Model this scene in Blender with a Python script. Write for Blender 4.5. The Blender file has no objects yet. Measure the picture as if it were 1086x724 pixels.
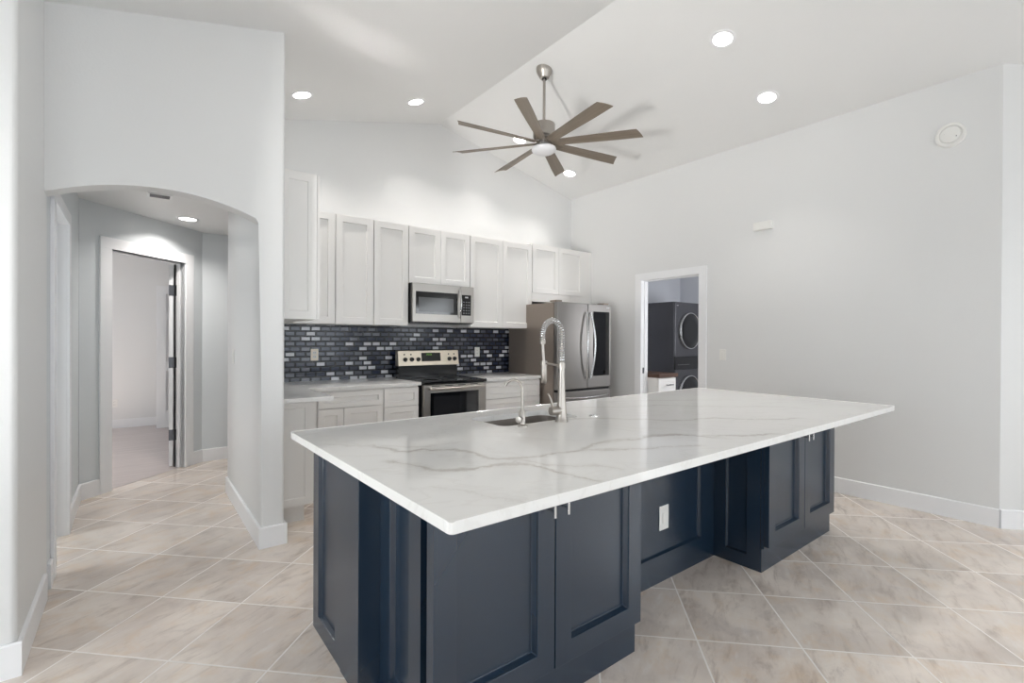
import bpy, bmesh, math, random
from mathutils import Matrix, Vector
random.seed(7)
C = bpy.context.scene
COL = C.collection
PI = math.pi

# ------------------------------------------------------------------ camera
cam_d = bpy.data.cameras.new('camera')
cam = bpy.data.objects.new('camera', cam_d)
COL.objects.link(cam)
cam_d.sensor_width = 36.0
cam_d.lens = 512.73 / 1086 * 36
cam_d.clip_start = 0.05
yaw, pit, rol = math.radians(37.878), math.radians(.2394), math.radians(.2779)
fw = Vector((math.sin(yaw) * math.cos(pit), math.cos(yaw) * math.cos(pit), -math.sin(pit)))
r0 = Vector((math.cos(yaw), -math.sin(yaw), 0))
u0 = r0.cross(fw)
rr = math.cos(rol) * r0 + math.sin(rol) * u0
uu = -math.sin(rol) * r0 + math.cos(rol) * u0
cam.matrix_world = Matrix(((rr.x, uu.x, -fw.x, 0), (rr.y, uu.y, -fw.y, 0), (rr.z, uu.z, -fw.z, 1.34), (0, 0, 0, 1)))
C.camera = cam

# ------------------------------------------------------------------ world, daylight, exposure
w = bpy.data.worlds.new('world'); C.world = w; w.use_nodes = True
wn = w.node_tree.nodes; wl = w.node_tree.links
bg = wn['Background']
bg.inputs['Color'].default_value = (.80, .90, 1.0, 1)
bg.inputs['Strength'].default_value = 1.0
C.view_settings.view_transform = 'Standard'
C.view_settings.look = 'None'
C.view_settings.gamma = 1
C.view_settings.use_curve_mapping = False
C.view_settings.exposure = -0.28

def area(name, loc, target, sx, sy, power, col=(1, 1, 1)):
    l = bpy.data.lights.new(name, 'AREA'); l.shape = 'RECTANGLE'; l.size = sx; l.size_y = sy
    l.energy = power; l.color = col
    o = bpy.data.objects.new(name, l); COL.objects.link(o); o.location = loc
    o.rotation_euler = (Vector(target) - Vector(loc)).to_track_quat('-Z', 'Z').to_euler()
    return o
# area lamps standing in for daylight in unseen window openings (outside the panes)
area('daylight_lamp_patio_door', (-3.12, 1.05, 1.05), (0, 1.05, .3), 2.2, 1.95, 80, (.90, .955, 1))
area('rear_fill_lamp', (-.6, -3.62, 1.25), (-.6, 0, -.3), 2.3, 2.0, 86, (.90, .955, 1))  # lamp added for soft fill from behind the camera
area('rear_fill_lamp_right', (3.4, -3.62, 1.25), (3.4, 0, -.3), 2.3, 2.0, 60, (.90, .955, 1))  # second added fill lamp, right half of the rear wall
area('side_fill_lamp', (6.02, -1.9, 1.3), (2, -1.5, .4), 1.9, 1.7, 88, (.90, .955, 1))  # fill lamp at a side opening that is itself added
area('daylight_lamp_bedroom', (-1.95, 7.6, 1.4), (0, 7.6, 1.2), 1.4, 1.4, 24, (.90, .95, 1))
area('laundry_fill_lamp', (6.2, 1.72, 1.5), (6.2, 3, 1.5), .8, .9, 20, (.98, .98, 1))  # added lamp that brightens the laundry from an unseen opening
area('bath_fill_lamp', (-1.95, 4.1, 1.5), (0, 4.1, 1.2), .8, .9, 13, (.9, .96, 1))  # added fill for the hall, from an unseen opening
area('ceiling_bounce_fill', (-4.25, .03, .10), (2.7, 3.2, 4.2), .5, .4, 28, (1, .98, .95)).data.spread = math.radians(48)  # unseen lamp added to brighten the ceiling, standing in for bounced sun
area('laundry_fill_lamp', (6.2, 1.72, 1.5), (6.2, 3, 1.5), .8, .9, 22, (.9, .95, 1))  # another laundry fill lamp added at the same opening
area('bath_fill_lamp', (-1.95, 4.1, 1.5), (0, 4.1, 1.4), .8, .9, 8, (.9, .96, 1))  # another hall fill lamp added at the same opening
area('ceiling_streak_lamp', (-4.25, .03, .10), (1.27, 3.36, 3.46), .10, .10, .30, (1, .98, .95)).data.spread = math.radians(3.4)  # narrow unseen lamp added to throw the bright ceiling streak
sun = bpy.data.lights.new('sun', 'SUN'); sun.energy = 26; sun.angle = math.radians(.6); sun.color = (1, .95, .88)
so = bpy.data.objects.new('sun', sun); COL.objects.link(so)
so.rotation_euler = Vector((math.cos(math.radians(48)) * .96, math.cos(math.radians(48)) * .28, -math.sin(math.radians(48)))).to_track_quat('-Z', 'Y').to_euler()

# ------------------------------------------------------------------ materials
def lin(v):
    v = v / 255.
    return v / 12.92 if v <= .04045 else ((v + .055) / 1.055) ** 2.4
def srgb(r, g, b): return (lin(r), lin(g), lin(b), 1)
def mat(name, col, rough=.5, metal=0., spec=.5, coat=0., emit=None, strength=0.):
    m = bpy.data.materials.new(name); m.use_nodes = True
    b = m.node_tree.nodes['Principled BSDF']
    b.inputs['Base Color'].default_value = col
    b.inputs['Roughness'].default_value = rough
    b.inputs['Metallic'].default_value = metal
    b.inputs['Specular IOR Level'].default_value = spec
    b.inputs['Coat Weight'].default_value = coat
    b.inputs['Coat Roughness'].default_value = .08
    if emit:
        b.inputs['Emission Color'].default_value = emit
        b.inputs['Emission Strength'].default_value = strength
    return m
class N:
    """small node helper"""
    def __init__(s, m): s.t = m.node_tree; s.b = s.t.nodes['Principled BSDF']
    def n(s, typ, **k):
        x = s.t.nodes.new(typ)
        for a, v in k.items(): setattr(x, a, v)
        return x
    def l(s, a, b): s.t.links.new(a, b)
    def val(s, inp, v):
        if isinstance(v, (int, float, tuple)): inp.default_value = v
        else: s.l(v, inp)
    def m(s, op, a, b=0., c=0.):
        x = s.n('ShaderNodeMath', operation=op)
        s.val(x.inputs[0], a); s.val(x.inputs[1], b); s.val(x.inputs[2], c)
        return x.outputs[0]
    def mix(s, f, a, b):
        x = s.n('ShaderNodeMix', data_type='RGBA')
        s.val(x.inputs[0], f); s.val(x.inputs[6], a); s.val(x.inputs[7], b)
        return x.outputs[2]
    def step(s, v, lo, hi):
        x = s.n('ShaderNodeMapRange', interpolation_type='SMOOTHSTEP')
        s.val(x.inputs[0], v); x.inputs[1].default_value = lo; x.inputs[2].default_value = hi
        x.inputs[3].default_value = 0; x.inputs[4].default_value = 1
        return x.outputs[0]
    def noise(s, vec, scale, detail=3, rough=.5, dist=0.):
        x = s.n('ShaderNodeTexNoise')
        if vec is not None: s.l(vec, x.inputs['Vector'])
        x.inputs['Scale'].default_value = scale; x.inputs['Detail'].default_value = detail
        x.inputs['Roughness'].default_value = rough; x.inputs['Distortion'].default_value = dist
        return x
    def pos(s): return s.n('ShaderNodeNewGeometry').outputs['Position']
    def xyz(s, v):
        x = s.n('ShaderNodeSeparateXYZ'); s.l(v, x.inputs[0]); return x.outputs
    def comb(s, a, b, c=0.):
        x = s.n('ShaderNodeCombineXYZ'); s.val(x.inputs[0], a); s.val(x.inputs[1], b); s.val(x.inputs[2], c); return x.outputs[0]
    def bump(s, h, strength=.2, dist=.01):
        x = s.n('ShaderNodeBump'); s.l(h, x.inputs['Height']); x.inputs['Strength'].default_value = strength
        x.inputs['Distance'].default_value = dist; s.l(x.outputs[0], s.b.inputs['Normal'])

def paint(name, col, rough=.5, bump=.10):
    m = mat(name, col, rough); k = N(m)
    k.bump(k.noise(k.pos(), 90, 3).outputs[0], bump, .004)
    return m
M_WALL = paint('wall_paint', srgb(232, 232, 231), .42)
M_HALL = paint('hall_paint', srgb(221, 225, 227), .42)
M_GREY = paint('laundry_paint', srgb(205, 207, 213), .5)
M_CEIL = paint('ceiling_paint', srgb(239, 239, 238), .45, .16)
M_TRIM = mat('trim_paint', srgb(247, 247, 248), .32)
M_DOORP = mat('door_paint', srgb(238, 239, 240), .35)
M_WHITE = mat('white_lacquer', srgb(240, 238, 235), .34)
M_PLAST = mat('white_plastic', srgb(240, 239, 235), .35)
M_NAVY = mat('navy_lacquer', srgb(24, 43, 61), .27, spec=.85)
M_DARK = mat('dark_gap', srgb(18, 18, 20), .7)
M_CHROME = mat('polished_steel', srgb(205, 205, 205), .24, 1)
M_NICKEL = mat('brushed_nickel', srgb(176, 170, 163), .36, 1)
M_BGLASS = mat('black_glass', srgb(12, 12, 14), .07, 0, .6)
M_BPLAST = mat('black_enamel', srgb(14, 14, 17), .22)
M_BSTEEL = mat('black_steel', srgb(92, 92, 96), .26, .7)
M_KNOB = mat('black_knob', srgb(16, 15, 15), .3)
M_HINGE = mat('dark_metal_hinge', srgb(95, 96, 100), .4, .8)
M_LENS = mat('lamp_lens', srgb(255, 255, 255), .4, emit=(1, .97, .93, 1), strength=12)
M_GREEN = mat('green_display', srgb(20, 30, 10), .4, emit=(.35, .9, .1, 1), strength=.9)
M_SILVER = mat('silver_mark', srgb(190, 190, 192), .3, .6)
M_DIMTXT = mat('grey_legend', srgb(120, 120, 124), .5)
M_DOME = mat('frosted_dome', srgb(240, 240, 242), .35)

def m_steel(name, base, vertical=True, rough=.27):
    m = mat(name, base, rough, 1); k = N(m)
    p = k.xyz(k.pos())
    v = k.comb(k.m('MULTIPLY', p[0], 260), k.m('MULTIPLY', p[1], 260), k.m('MULTIPLY', p[2], 4)) if vertical else \
        k.comb(k.m('MULTIPLY', p[0], 5), k.m('MULTIPLY', p[1], 5), k.m('MULTIPLY', p[2], 160))
    n = k.noise(v, 1, 2)
    k.l(k.m('ADD', k.m('MULTIPLY', n.outputs[0], .05), rough), k.b.inputs['Roughness'])
    return m
M_STEEL = m_steel('brushed_steel', srgb(150, 147, 144), True, .34)
M_STEELH = mat('brushed_steel_horizontal', srgb(178, 174, 169), .31, 1)
M_STEELW = mat('warm_brushed_steel', srgb(222, 211, 194), .33, 1)
M_STEELD = mat('grey_steel_side', srgb(150, 139, 130), .38, .6)

def m_tile():
    m = mat('polished_floor_tile', srgb(200, 190, 180), .2); k = N(m)
    P = k.pos(); p = k.xyz(P)
    s = .443; ca, sa = math.cos(math.radians(44.8)), math.sin(math.radians(44.8))
    a = k.m('DIVIDE', k.m('SUBTRACT', k.m('ADD', k.m('MULTIPLY', p[0], ca), k.m('MULTIPLY', p[1], sa)), .0313), s)
    b = k.m('DIVIDE', k.m('ADD', k.m('SUBTRACT', k.m('MULTIPLY', p[1], ca), k.m('MULTIPLY', p[0], sa)), .1088), s)
    ia, ib = k.m('FLOOR', a), k.m('FLOOR', b)
    fa, fb = k.m('FRACT', a), k.m('FRACT', b)
    def edge(f): return k.m('MINIMUM', f, k.m('SUBTRACT', 1, f))
    e = k.m('MINIMUM', edge(fa), edge(fb))
    grout = k.m('SUBTRACT', 1, k.step(e, .0065, .0105))
    wn_ = k.n('ShaderNodeTexWhiteNoise', noise_dimensions='3D'); k.l(k.comb(ia, ib, 3.), wn_.inputs['Vector'])
    rnd = wn_.outputs['Color']; rx = k.xyz(rnd)
    # per-tile shifted stone pattern
    off = k.n('ShaderNodeVectorMath', operation='MULTIPLY_ADD')
    k.l(rnd, off.inputs[0]); off.inputs[1].default_value = (7, 7, 7); k.l(P, off.inputs[2])
    n1 = k.noise(off.outputs[0], 2.4, 4, .55, .35)
    # fine streaks of the stone print, running one way on every tile
    lo = k.xyz(off.outputs[0])
    rot = k.comb(k.m('ADD', k.m('MULTIPLY', lo[0], .90), k.m('MULTIPLY', lo[1], .44)),
                 k.m('MULTIPLY', k.m('SUBTRACT', k.m('MULTIPLY', lo[1], .90), k.m('MULTIPLY', lo[0], .44)), 3.4), rx[0])
    n2 = k.noise(rot, 4.2, 9, .68, .45)
    n3 = k.noise(off.outputs[0], 5.5, 8, .66, .5)
    c = k.mix(k.step(n1.outputs[0], .30, .70), srgb(216, 204, 194), srgb(240, 229, 218))
    c = k.mix(k.m('MULTIPLY', k.step(n2.outputs[0], .48, .72), .70), c, srgb(178, 161, 149))
    c = k.mix(k.m('MULTIPLY', k.step(n3.outputs[0], .48, .72), .50), c, srgb(222, 194, 163))
    c = k.mix(k.m('MULTIPLY', k.step(n2.outputs[0], .46, .30), .50), c, srgb(240, 234, 228))
    c = k.mix(k.m('MULTIPLY', k.step(n3.outputs[0], .45, .30), .35), c, srgb(188, 176, 170))
    hsv = k.n('ShaderNodeHueSaturation'); k.l(c, hsv.inputs['Color'])
    k.l(k.m('ADD', .955, k.m('MULTIPLY', rx[1], .09)), hsv.inputs['Value'])
    k.l(k.mix(grout, hsv.outputs[0], srgb(244, 238, 232)), k.b.inputs['Base Color'])
    k.l(k.m('ADD', .10, k.m('ADD', k.m('MULTIPLY', grout, .45), k.m('MULTIPLY', n3.outputs[0], .08))), k.b.inputs['Roughness'])
    k.b.inputs['Specular IOR Level'].default_value = .55
    k.bump(k.m('SUBTRACT', k.m('MULTIPLY', n1.outputs[0], .12), grout), .25, .003)
    return m
M_TILE = m_tile()

def m_plank():
    m = mat('pale_plank_floor', srgb(200, 190, 188), .3); k = N(m)
    p = k.xyz(k.pos())
    row = k.m('FLOOR', k.m('DIVIDE', p[1], .16))
    v = k.comb(k.m('ADD', k.m('MULTIPLY', p[0], 1.4), k.m('MULTIPLY', row, 2.7)), k.m('MULTIPLY', p[1], 14), 0.)
    n = k.noise(v, 1.2, 5, .6, .6)
    k.l(k.mix(n.outputs[0], srgb(176, 163, 160), srgb(226, 216, 213)), k.b.inputs['Base Color'])
    return m
M_PLANK = m_plank()

def m_quartz():
    m = mat('veined_quartz', srgb(226, 225, 222), .07); k = N(m)
    P = k.pos(); p = k.xyz(P)
    lat = k.m('SUBTRACT', k.m('MULTIPLY', p[0], .789), k.m('MULTIPLY', p[1], .614))
    dep = k.m('ADD', k.m('MULTIPLY', p[0], .614), k.m('MULTIPLY', p[1], .789))
    nz = k.noise(P, 7, 5, .62).outputs[0]
    nz2 = k.noise(P, 26, 3, .6).outputs[0]
    nz3 = k.noise(P, 70, 3, .6).outputs[0]
    wob = k.m('ADD', k.m('ADD', k.m('MULTIPLY', k.m('SUBTRACT', nz, .5), .10), k.m('MULTIPLY', k.m('SUBTRACT', nz2, .5), .050)), k.m('MULTIPLY', k.m('SUBTRACT', nz3, .5), .014))
    thick = k.noise(P, 9, 3, .6).outputs[0]
    total = None
    V = [
     ([(0.746,1.864),(0.778,1.761),(0.812,1.685),(0.881,1.684),(0.939,1.621),(0.995,1.536),(1.029,1.389),(1.101,1.34),(1.233,1.322),(1.353,1.313),(1.473,1.345),(1.614,1.352),(1.708,1.314),(1.828,1.307),(1.923,1.263),(1.999,1.18),(2.3,1.0)], .55, .0055),
     ([(0.70,1.60),(0.759,1.428),(0.786,1.375),(0.849,1.346),(0.922,1.33),(1.011,1.312),(1.062,1.259),(1.075,1.167),(1.085,1.093),(1.092,1.034),(1.1,0.991)], .55, .0060),
     ([(1.003,1.318),(1.079,1.313),(1.11,1.219),(1.16,1.159),(1.21,1.128),(1.274,1.042)], .35, .004),
     ([(1.297,1.323),(1.372,1.299),(1.479,1.239),(1.555,1.182),(1.665,1.148),(1.814,1.071)], .45, .0045),
     ([(0.665,1.233),(0.727,1.152),(0.77,1.038),(0.799,0.971)], .22, .003),
     ([(1.531,1.348),(1.614,1.328),(1.723,1.311),(1.839,1.324),(1.90,1.279),(1.961,1.234),(1.994,1.147),(2.034,1.081)], .40, .0045),
     ([(1.75,1.86),(2.01,1.769),(2.062,1.697),(2.156,1.606),(2.254,1.501),(2.505,1.408),(2.706,1.203),(2.88,1.133)], .40, .0042),
     ([(2.2,2.15),(2.45,2.0),(2.75,1.86),(3.0,1.62),(3.3,1.40)], .28, .004),
     ([(2.5,2.25),(2.8,2.12),(3.1,1.95),(3.4,1.75)], .22, .004),
     ([(0.60,2.0),(0.74,1.86),(0.86,1.76),(0.95,1.72),(1.05,1.70)], .22, .005),
    ]
    for pts, a, wd in V:
        L = sorted(((.789 * x - .614 * y, .614 * x + .789 * y) for x, y in pts))
        l0, l1 = L[0][0], L[-1][0]
        fc = k.n('ShaderNodeFloatCurve')
        cm = fc.mapping; cm.use_clip = True; cm.extend = 'HORIZONTAL'
        cu = cm.curves[0]
        d0 = min(q[1] for q in L) - .05; d1 = max(q[1] for q in L) + .05
        q = [((x - l0) / (l1 - l0), (y - d0) / (d1 - d0)) for x, y in L]
        cu.points[0].location = q[0]; cu.points[1].location = q[-1]
        for t in q[1:-1]: cu.points.new(*t)
        for t in cu.points: t.handle_type = 'AUTO_CLAMPED'
        cm.update()
        u = k.m('DIVIDE', k.m('SUBTRACT', lat, l0), l1 - l0)
        k.l(u, fc.inputs['Value'])
        y = k.m('ADD', k.m('MULTIPLY', fc.outputs[0], d1 - d0), d0)
        d = k.m('ABSOLUTE', k.m('SUBTRACT', k.m('ADD', dep, wob), y))
        wdt = k.m('MULTIPLY', wd, k.m('MULTIPLY', k.m('MULTIPLY', thick, thick), 9.0))
        core = k.m('MULTIPLY', k.m('SUBTRACT', 1, k.step(k.m('DIVIDE', d, wdt), .1, 1.9)), k.m('ADD', .35, k.m('MULTIPLY', nz2, 1.1)))
        halo = k.m('MULTIPLY', k.m('SUBTRACT', 1, k.step(d, 0, .05)), .30)
        ends = k.m('MULTIPLY', k.step(u, -.06, .04), k.m('SUBTRACT', 1, k.step(u, .96, 1.06)))
        v = k.m('MULTIPLY', k.m('MULTIPLY', k.m('MAXIMUM', core, halo), a), ends)
        total = v if total is None else k.m('MAXIMUM', total, v)
    # faint hairline veins everywhere
    n = k.noise(k.comb(k.m('MULTIPLY', lat, .8), k.m('MULTIPLY', dep, 1.8), p[2]), 2.1, 6, .6, .9).outputs[0]
    hair = k.m('MULTIPLY', k.m('SUBTRACT', 1, k.step(k.m('ABSOLUTE', k.m('SUBTRACT', n, .5)), .002, .022)), .08)
    total = k.m('MAXIMUM', total, hair)
    cloud = k.noise(P, 1.6, 3).outputs[0]
    base = k.mix(cloud, srgb(234, 233, 230), srgb(241, 240, 238))
    k.l(k.mix(total, base, srgb(160, 148, 136)), k.b.inputs['Base Color'])
    return m
M_QUARTZ = m_quartz()

def m_splash():
    m = mat('navy_glass_mosaic', srgb(40, 46, 60), .12); k = N(m)
    p = k.xyz(k.pos())
    tx, tz = .095, .0500
    rowf = k.m('DIVIDE', k.m('SUBTRACT', p[2], .924 - .012), tz)
    row = k.m('FLOOR', rowf)
    off = k.m('MULTIPLY', k.m('MODULO', row, 2), .5)
    xf = k.m('ADD', k.m('DIVIDE', k.m('SUBTRACT', p[0], .02), tx), off)
    cx = k.m('FLOOR', xf)
    fx, fz = k.m('FRACT', xf), k.m('FRACT', rowf)
    ex = k.m('MULTIPLY', k.m('MINIMUM', fx, k.m('SUBTRACT', 1, fx)), tx)
    ez = k.m('MULTIPLY', k.m('MINIMUM', fz, k.m('SUBTRACT', 1, fz)), tz)
    e = k.m('MINIMUM', ex, ez)
    wn_ = k.n('ShaderNodeTexWhiteNoise', noise_dimensions='3D'); k.l(k.comb(cx, row, 5.), wn_.inputs['Vector'])
    r = wn_.outputs['Value']
    cr = k.n('ShaderNodeValToRGB'); cr.color_ramp.interpolation = 'CONSTANT'
    els = cr.color_ramp.elements
    els[0].position = 0; els[0].color = srgb(44, 52, 72)
    els[1].position = .25; els[1].color = srgb(66, 72, 86)
    for ps, c in ((.50, srgb(90, 94, 104)), (.62, srgb(210, 212, 217)), (.86, srgb(112, 116, 126))):
        x = els.new(ps); x.color = c
    k.l(r, cr.inputs[0])
    grain = k.noise(k.comb(k.m('MULTIPLY', p[0], 40), k.m('MULTIPLY', p[2], 500), cx), 1, 3).outputs[0]
    hs = k.n('ShaderNodeHueSaturation'); k.l(cr.outputs[0], hs.inputs['Color'])
    k.l(k.m('ADD', .75, k.m('MULTIPLY', grain, .5)), hs.inputs['Value'])
    inner = k.step(e, .0080, .0100)
    k.l(k.mix(inner, srgb(13, 18, 32), hs.outputs[0]), k.b.inputs['Base Color'])
    k.l(k.m('ADD', .10, k.m('MULTIPLY', grain, .10)), k.b.inputs['Roughness'])
    k.b.inputs['Specular IOR Level'].default_value = .45
    k.bump(k.step(e, .001, .009), .35, .002)
    return m
M_SPLASH = m_splash()

def m_wood(name, c1, c2, axis=0, sc=1.0, rough=.45):
    m = mat(name, c1, rough); k = N(m)
    tc = k.n('ShaderNodeTexCoord').outputs['Object']; p = k.xyz(tc)
    f = [60 * sc, 60 * sc, 60 * sc]; f[axis] = 3 * sc
    n = k.noise(k.comb(k.m('MULTIPLY', p[0], f[0]), k.m('MULTIPLY', p[1], f[1]), k.m('MULTIPLY', p[2], f[2])), 1, 4, .6, .4)
    k.l(k.mix(n.outputs[0], c1, c2), k.b.inputs['Base Color'])
    return m
M_BLADE = m_wood('weathered_fan_blade', srgb(112, 101, 89), srgb(140, 128, 114), 0, 1, .45)
M_BUTCHER = m_wood('brown_wood_top', srgb(70, 48, 38), srgb(98, 72, 58), 0, .6)
def m_glass():
    m = bpy.data.materials.new('window_glass'); m.use_nodes = True
    t = m.node_tree; t.nodes.clear()
    o = t.nodes.new('ShaderNodeOutputMaterial'); mx = t.nodes.new('ShaderNodeMixShader')
    a = t.nodes.new('ShaderNodeBsdfTransparent'); g = t.nodes.new('ShaderNodeBsdfGlossy'); g.inputs['Roughness'].default_value = .02
    fr = t.nodes.new('ShaderNodeFresnel')
    t.links.new(fr.outputs[0], mx.inputs[0]); t.links.new(a.outputs[0], mx.inputs[1]); t.links.new(g.outputs[0], mx.inputs[2])
    t.links.new(mx.outputs[0], o.inputs[0])
    return m
M_GLASS = m_glass()

# ------------------------------------------------------------------ mesh builder
def facing(d, x, y, z=0.):
    """local frame: x = width, y = inward depth, z = up; d = the way the front faces"""
    a = {'-y': 0, '+x': PI / 2, '+y': PI, '-x': -PI / 2}[d] if isinstance(d, str) else d
    return Matrix.Translation((x, y, z)) @ Matrix.Rotation(a, 4, 'Z')
ID = Matrix.Identity(4)
class MB:
    def __init__(s, M=None): s.bm = bmesh.new(); s.M = M or ID
    def _v(s, p): return s.bm.verts.new(s.M @ Vector(p))
    def box(s, x0, x1, y0, y1, z0, z1):
        v = [s._v((x, y, z)) for z in (z0, z1) for y in (y0, y1) for x in (x0, x1)]
        for f in ((0, 2, 3, 1), (4, 5, 7, 6), (0, 1, 5, 4), (2, 6, 7, 3), (0, 4, 6, 2), (1, 3, 7, 5)):
            s.bm.faces.new([v[i] for i in f])
        return s
    def prism(s, poly, h0, h1, plane='xy'):
        """polygon extruded along the third axis"""
        def P(a, b, h): return {'xy': (a, b, h), 'xz': (a, h, b), 'yz': (h, a, b)}[plane]
        A = [s._v(P(a, b, h0)) for a, b in poly]; B = [s._v(P(a, b, h1)) for a, b in poly]
        n = len(poly)
        s.bm.faces.new(A[::-1]); s.bm.faces.new(B)
        for i in range(n): s.bm.faces.new((A[i], A[(i + 1) % n], B[(i + 1) % n], B[i]))
        return s
    def lathe(s, prof, c=(0, 0, 0), n=32, axis='z'):
        """profile of (radius, height) about an axis through c"""
        rings = []
        for r, h in prof:
            ring = []
            if r < 1e-6:
                ring = [s._v(s._ax(0, 0, h, c, axis))]
            else:
                for i in range(n):
                    t = 2 * PI * i / n
                    ring.append(s._v(s._ax(r * math.cos(t), r * math.sin(t), h, c, axis)))
            rings.append(ring)
        for a, b in zip(rings, rings[1:]):
            for i in range(n):
                j = (i + 1) % n
                if len(a) == 1 and len(b) == 1: continue
                if len(a) == 1: s.bm.faces.new((a[0], b[j], b[i]))
                elif len(b) == 1: s.bm.faces.new((a[i], a[j], b[0]))
                else: s.bm.faces.new((a[i], a[j], b[j], b[i]))
        for ring, rev in ((rings[0], True), (rings[-1], False)):
            if len(ring) > 2: s.bm.faces.new(ring[::-1] if rev else ring)
        return s
    def _ax(s, a, b, h, c, axis):
        v = {'z': (a, b, h), 'x': (h, a, b), 'y': (a, h, b)}[axis]
        return (c[0] + v[0], c[1] + v[1], c[2] + v[2])
    def tube(s, pts, r, n=12, closed=False):
        pts = [Vector(p) for p in pts]; rs = r if isinstance(r, (list, tuple)) else [r] * len(pts)
        rings = []; up = None
        for i, p in enumerate(pts):
            a = pts[i - 1] if i else p; b = pts[i + 1] if i < len(pts) - 1 else p
            t = (b - a).normalized()
            if up is None:
                up = Vector((0, 0, 1)) if abs(t.z) < .9 else Vector((1, 0, 0))
            x = t.cross(up).normalized(); up = x.cross(t).normalized()
            rings.append([s._v(p + (x * math.cos(2 * PI * j / n) + up * math.sin(2 * PI * j / n)) * rs[i]) for j in range(n)])
        for a, b in zip(rings, rings[1:]):
            for j in range(n): s.bm.faces.new((a[j], a[(j + 1) % n], b[(j + 1) % n], b[j]))
        s.bm.faces.new(rings[0][::-1]); s.bm.faces.new(rings[-1])
        return s
    def shaker(s, x0, x1, z0, z1, t=.02, rail=.075, rec=.011, top=None, bead=.009):
        """framed panel: front at y=0, back at y=t, panel sunk by rec behind a small sloping bead"""
        top = rail if top is None else top
        def ring(a, b, c, d, y): return [s._v((a, y, c)), s._v((b, y, c)), s._v((b, y, d)), s._v((a, y, d))]
        O = ring(x0, x1, z0, z1, 0); K = ring(x0, x1, z0, z1, t)
        a, b, c, d = x0 + rail, x1 - rail, z0 + rail, z1 - top
        R1 = ring(a, b, c, d, 0)
        R2 = ring(a + .0015, b - .0015, c + .0015, d - .0015, rec * .25)
        R3 = ring(a + bead * .85, b - bead * .85, c + bead * .85, d - bead * .85, rec * .92)
        R4 = ring(a + bead, b - bead, c + bead, d - bead, rec)
        for A, B in ((O, R1), (R1, R2), (R2, R3), (R3, R4)):
            for i in range(4):
                j = (i + 1) % 4; s.bm.faces.new((A[i], A[j], B[j], B[i]))
        s.bm.faces.new(R4)
        s.bm.faces.new(K[::-1])
        for i in range(4):
            j = (i + 1) % 4; s.bm.faces.new((O[j], O[i], K[i], K[j]))
        return s
    def bevel(s, sel, w, seg=3):
        es = [e for e in s.bm.edges if sel(e)]
        bmesh.ops.bevel(s.bm, geom=es, offset=w, segments=seg, profile=.5, affect='EDGES')
        return s
    def build(s, name, m, parent=None, bevel=0., smooth=False, seg=2, **props):
        bm = s.bm
        bmesh.ops.recalc_face_normals(bm, faces=bm.faces)
        if parent is not None:
            inv = world_of(parent).inverted()
            loc = None
        else:
            xs = [v.co for v in bm.verts]
            c = Vector(((min(v.x for v in xs) + max(v.x for v in xs)) / 2, (min(v.y for v in xs) + max(v.y for v in xs)) / 2, min(v.z for v in xs)))
            inv = Matrix.Translation(-c); loc = c
        bmesh.ops.transform(bm, matrix=inv, verts=bm.verts)
        me = bpy.data.meshes.new(name); bm.to_mesh(me); bm.free()
        me.materials.append(m)
        o = bpy.data.objects.new(name, me); COL.objects.link(o)
        if parent is not None: o.parent = parent
        else: o.location = loc
        if smooth:
            for p in me.polygons: p.use_smooth = True
            try:
                md = o.modifiers.new('edge', 'EDGE_SPLIT'); md.split_angle = math.radians(38)
            except Exception: pass
        if bevel:
            b = o.modifiers.new('bevel', 'BEVEL'); b.width = bevel; b.segments = seg; b.limit_method = 'ANGLE'
            b.angle_limit = math.radians(50)
        for a, v in props.items(): o[a] = v
        return o
def world_of(o):
    m = Matrix.Translation(o.location) @ o.rotation_euler.to_matrix().to_4x4()
    return world_of(o.parent) @ m if o.parent else m
def thing(name, label, cat, loc, rz=0., group=None, kind=None):
    o = bpy.data.objects.new(name, None); COL.objects.link(o)
    o.location = loc; o.rotation_euler = (0, 0, rz); o.empty_display_size = .1
    if kind == 'structure': o['kind'] = kind
    if label: o['label'] = label
    if cat: o['category'] = cat
    if group: o['group'] = group
    return o
def S(label=None): 
    d = {'kind': 'structure'}
    if label: d['label'] = label
    return d
def bx(x0, x1, y0, y1, z0, z1): return MB().box(x0, x1, y0, y1, z0, z1)

# ------------------------------------------------------------------ room shell
RX, RZ = 2.775, 3.832
def zc(x): return RZ - (.2315 if x > RX else .25) * abs(x - RX)
CX0, CX1, CY0 = -3.0, 5.9, -3.5
bx(CX0 - .12, 7.6, CY0 - .12, 6.20, -.1, 0).build('floor', M_TILE, **S('diagonally laid beige polished stone-look tile floor'))
HA = Vector((-.368, 5.300, 0)); HB = Vector((.565, 6.190, 0))
hd = (HB - HA).normalized(); hang = math.atan2(hd.y, hd.x)
MB().prism([(CX0, 5.35), (-.36, 5.35), (.55, 6.22), (2.6, 6.22), (2.6, 9.6), (CX0, 9.6)], -.1, .002).build('floor_bedroom', M_PLANK, **S('pale plank floor of the room beyond the hall door'))
T = .12
MB().prism([(CX0 - T, zc(CX0 - T)), (RX, RZ), (RX, RZ + T), (CX0 - T, zc(CX0 - T) + T)], CY0 - T, 5.08, 'xz').build('ceiling', M_CEIL, **S('left slope of the white vaulted ceiling'))
MB().prism([(RX, RZ), (6.2, zc(6.2)), (6.2, zc(6.2) + T), (RX, RZ + T)], CY0 - T, 5.08, 'xz').build('ceiling_right', M_CEIL, **S('right slope of the white vaulted ceiling'))
# kitchen back wall and hall side wall
BY = 4.95
MB().prism([(.72, 0), (5.03, 0), (5.03, zc(5.03)), (RX, RZ), (.72, zc(.72))], BY, BY + .12, 'xz').build('wall_back', M_WALL, **S('white gable wall behind the kitchen'))
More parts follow.
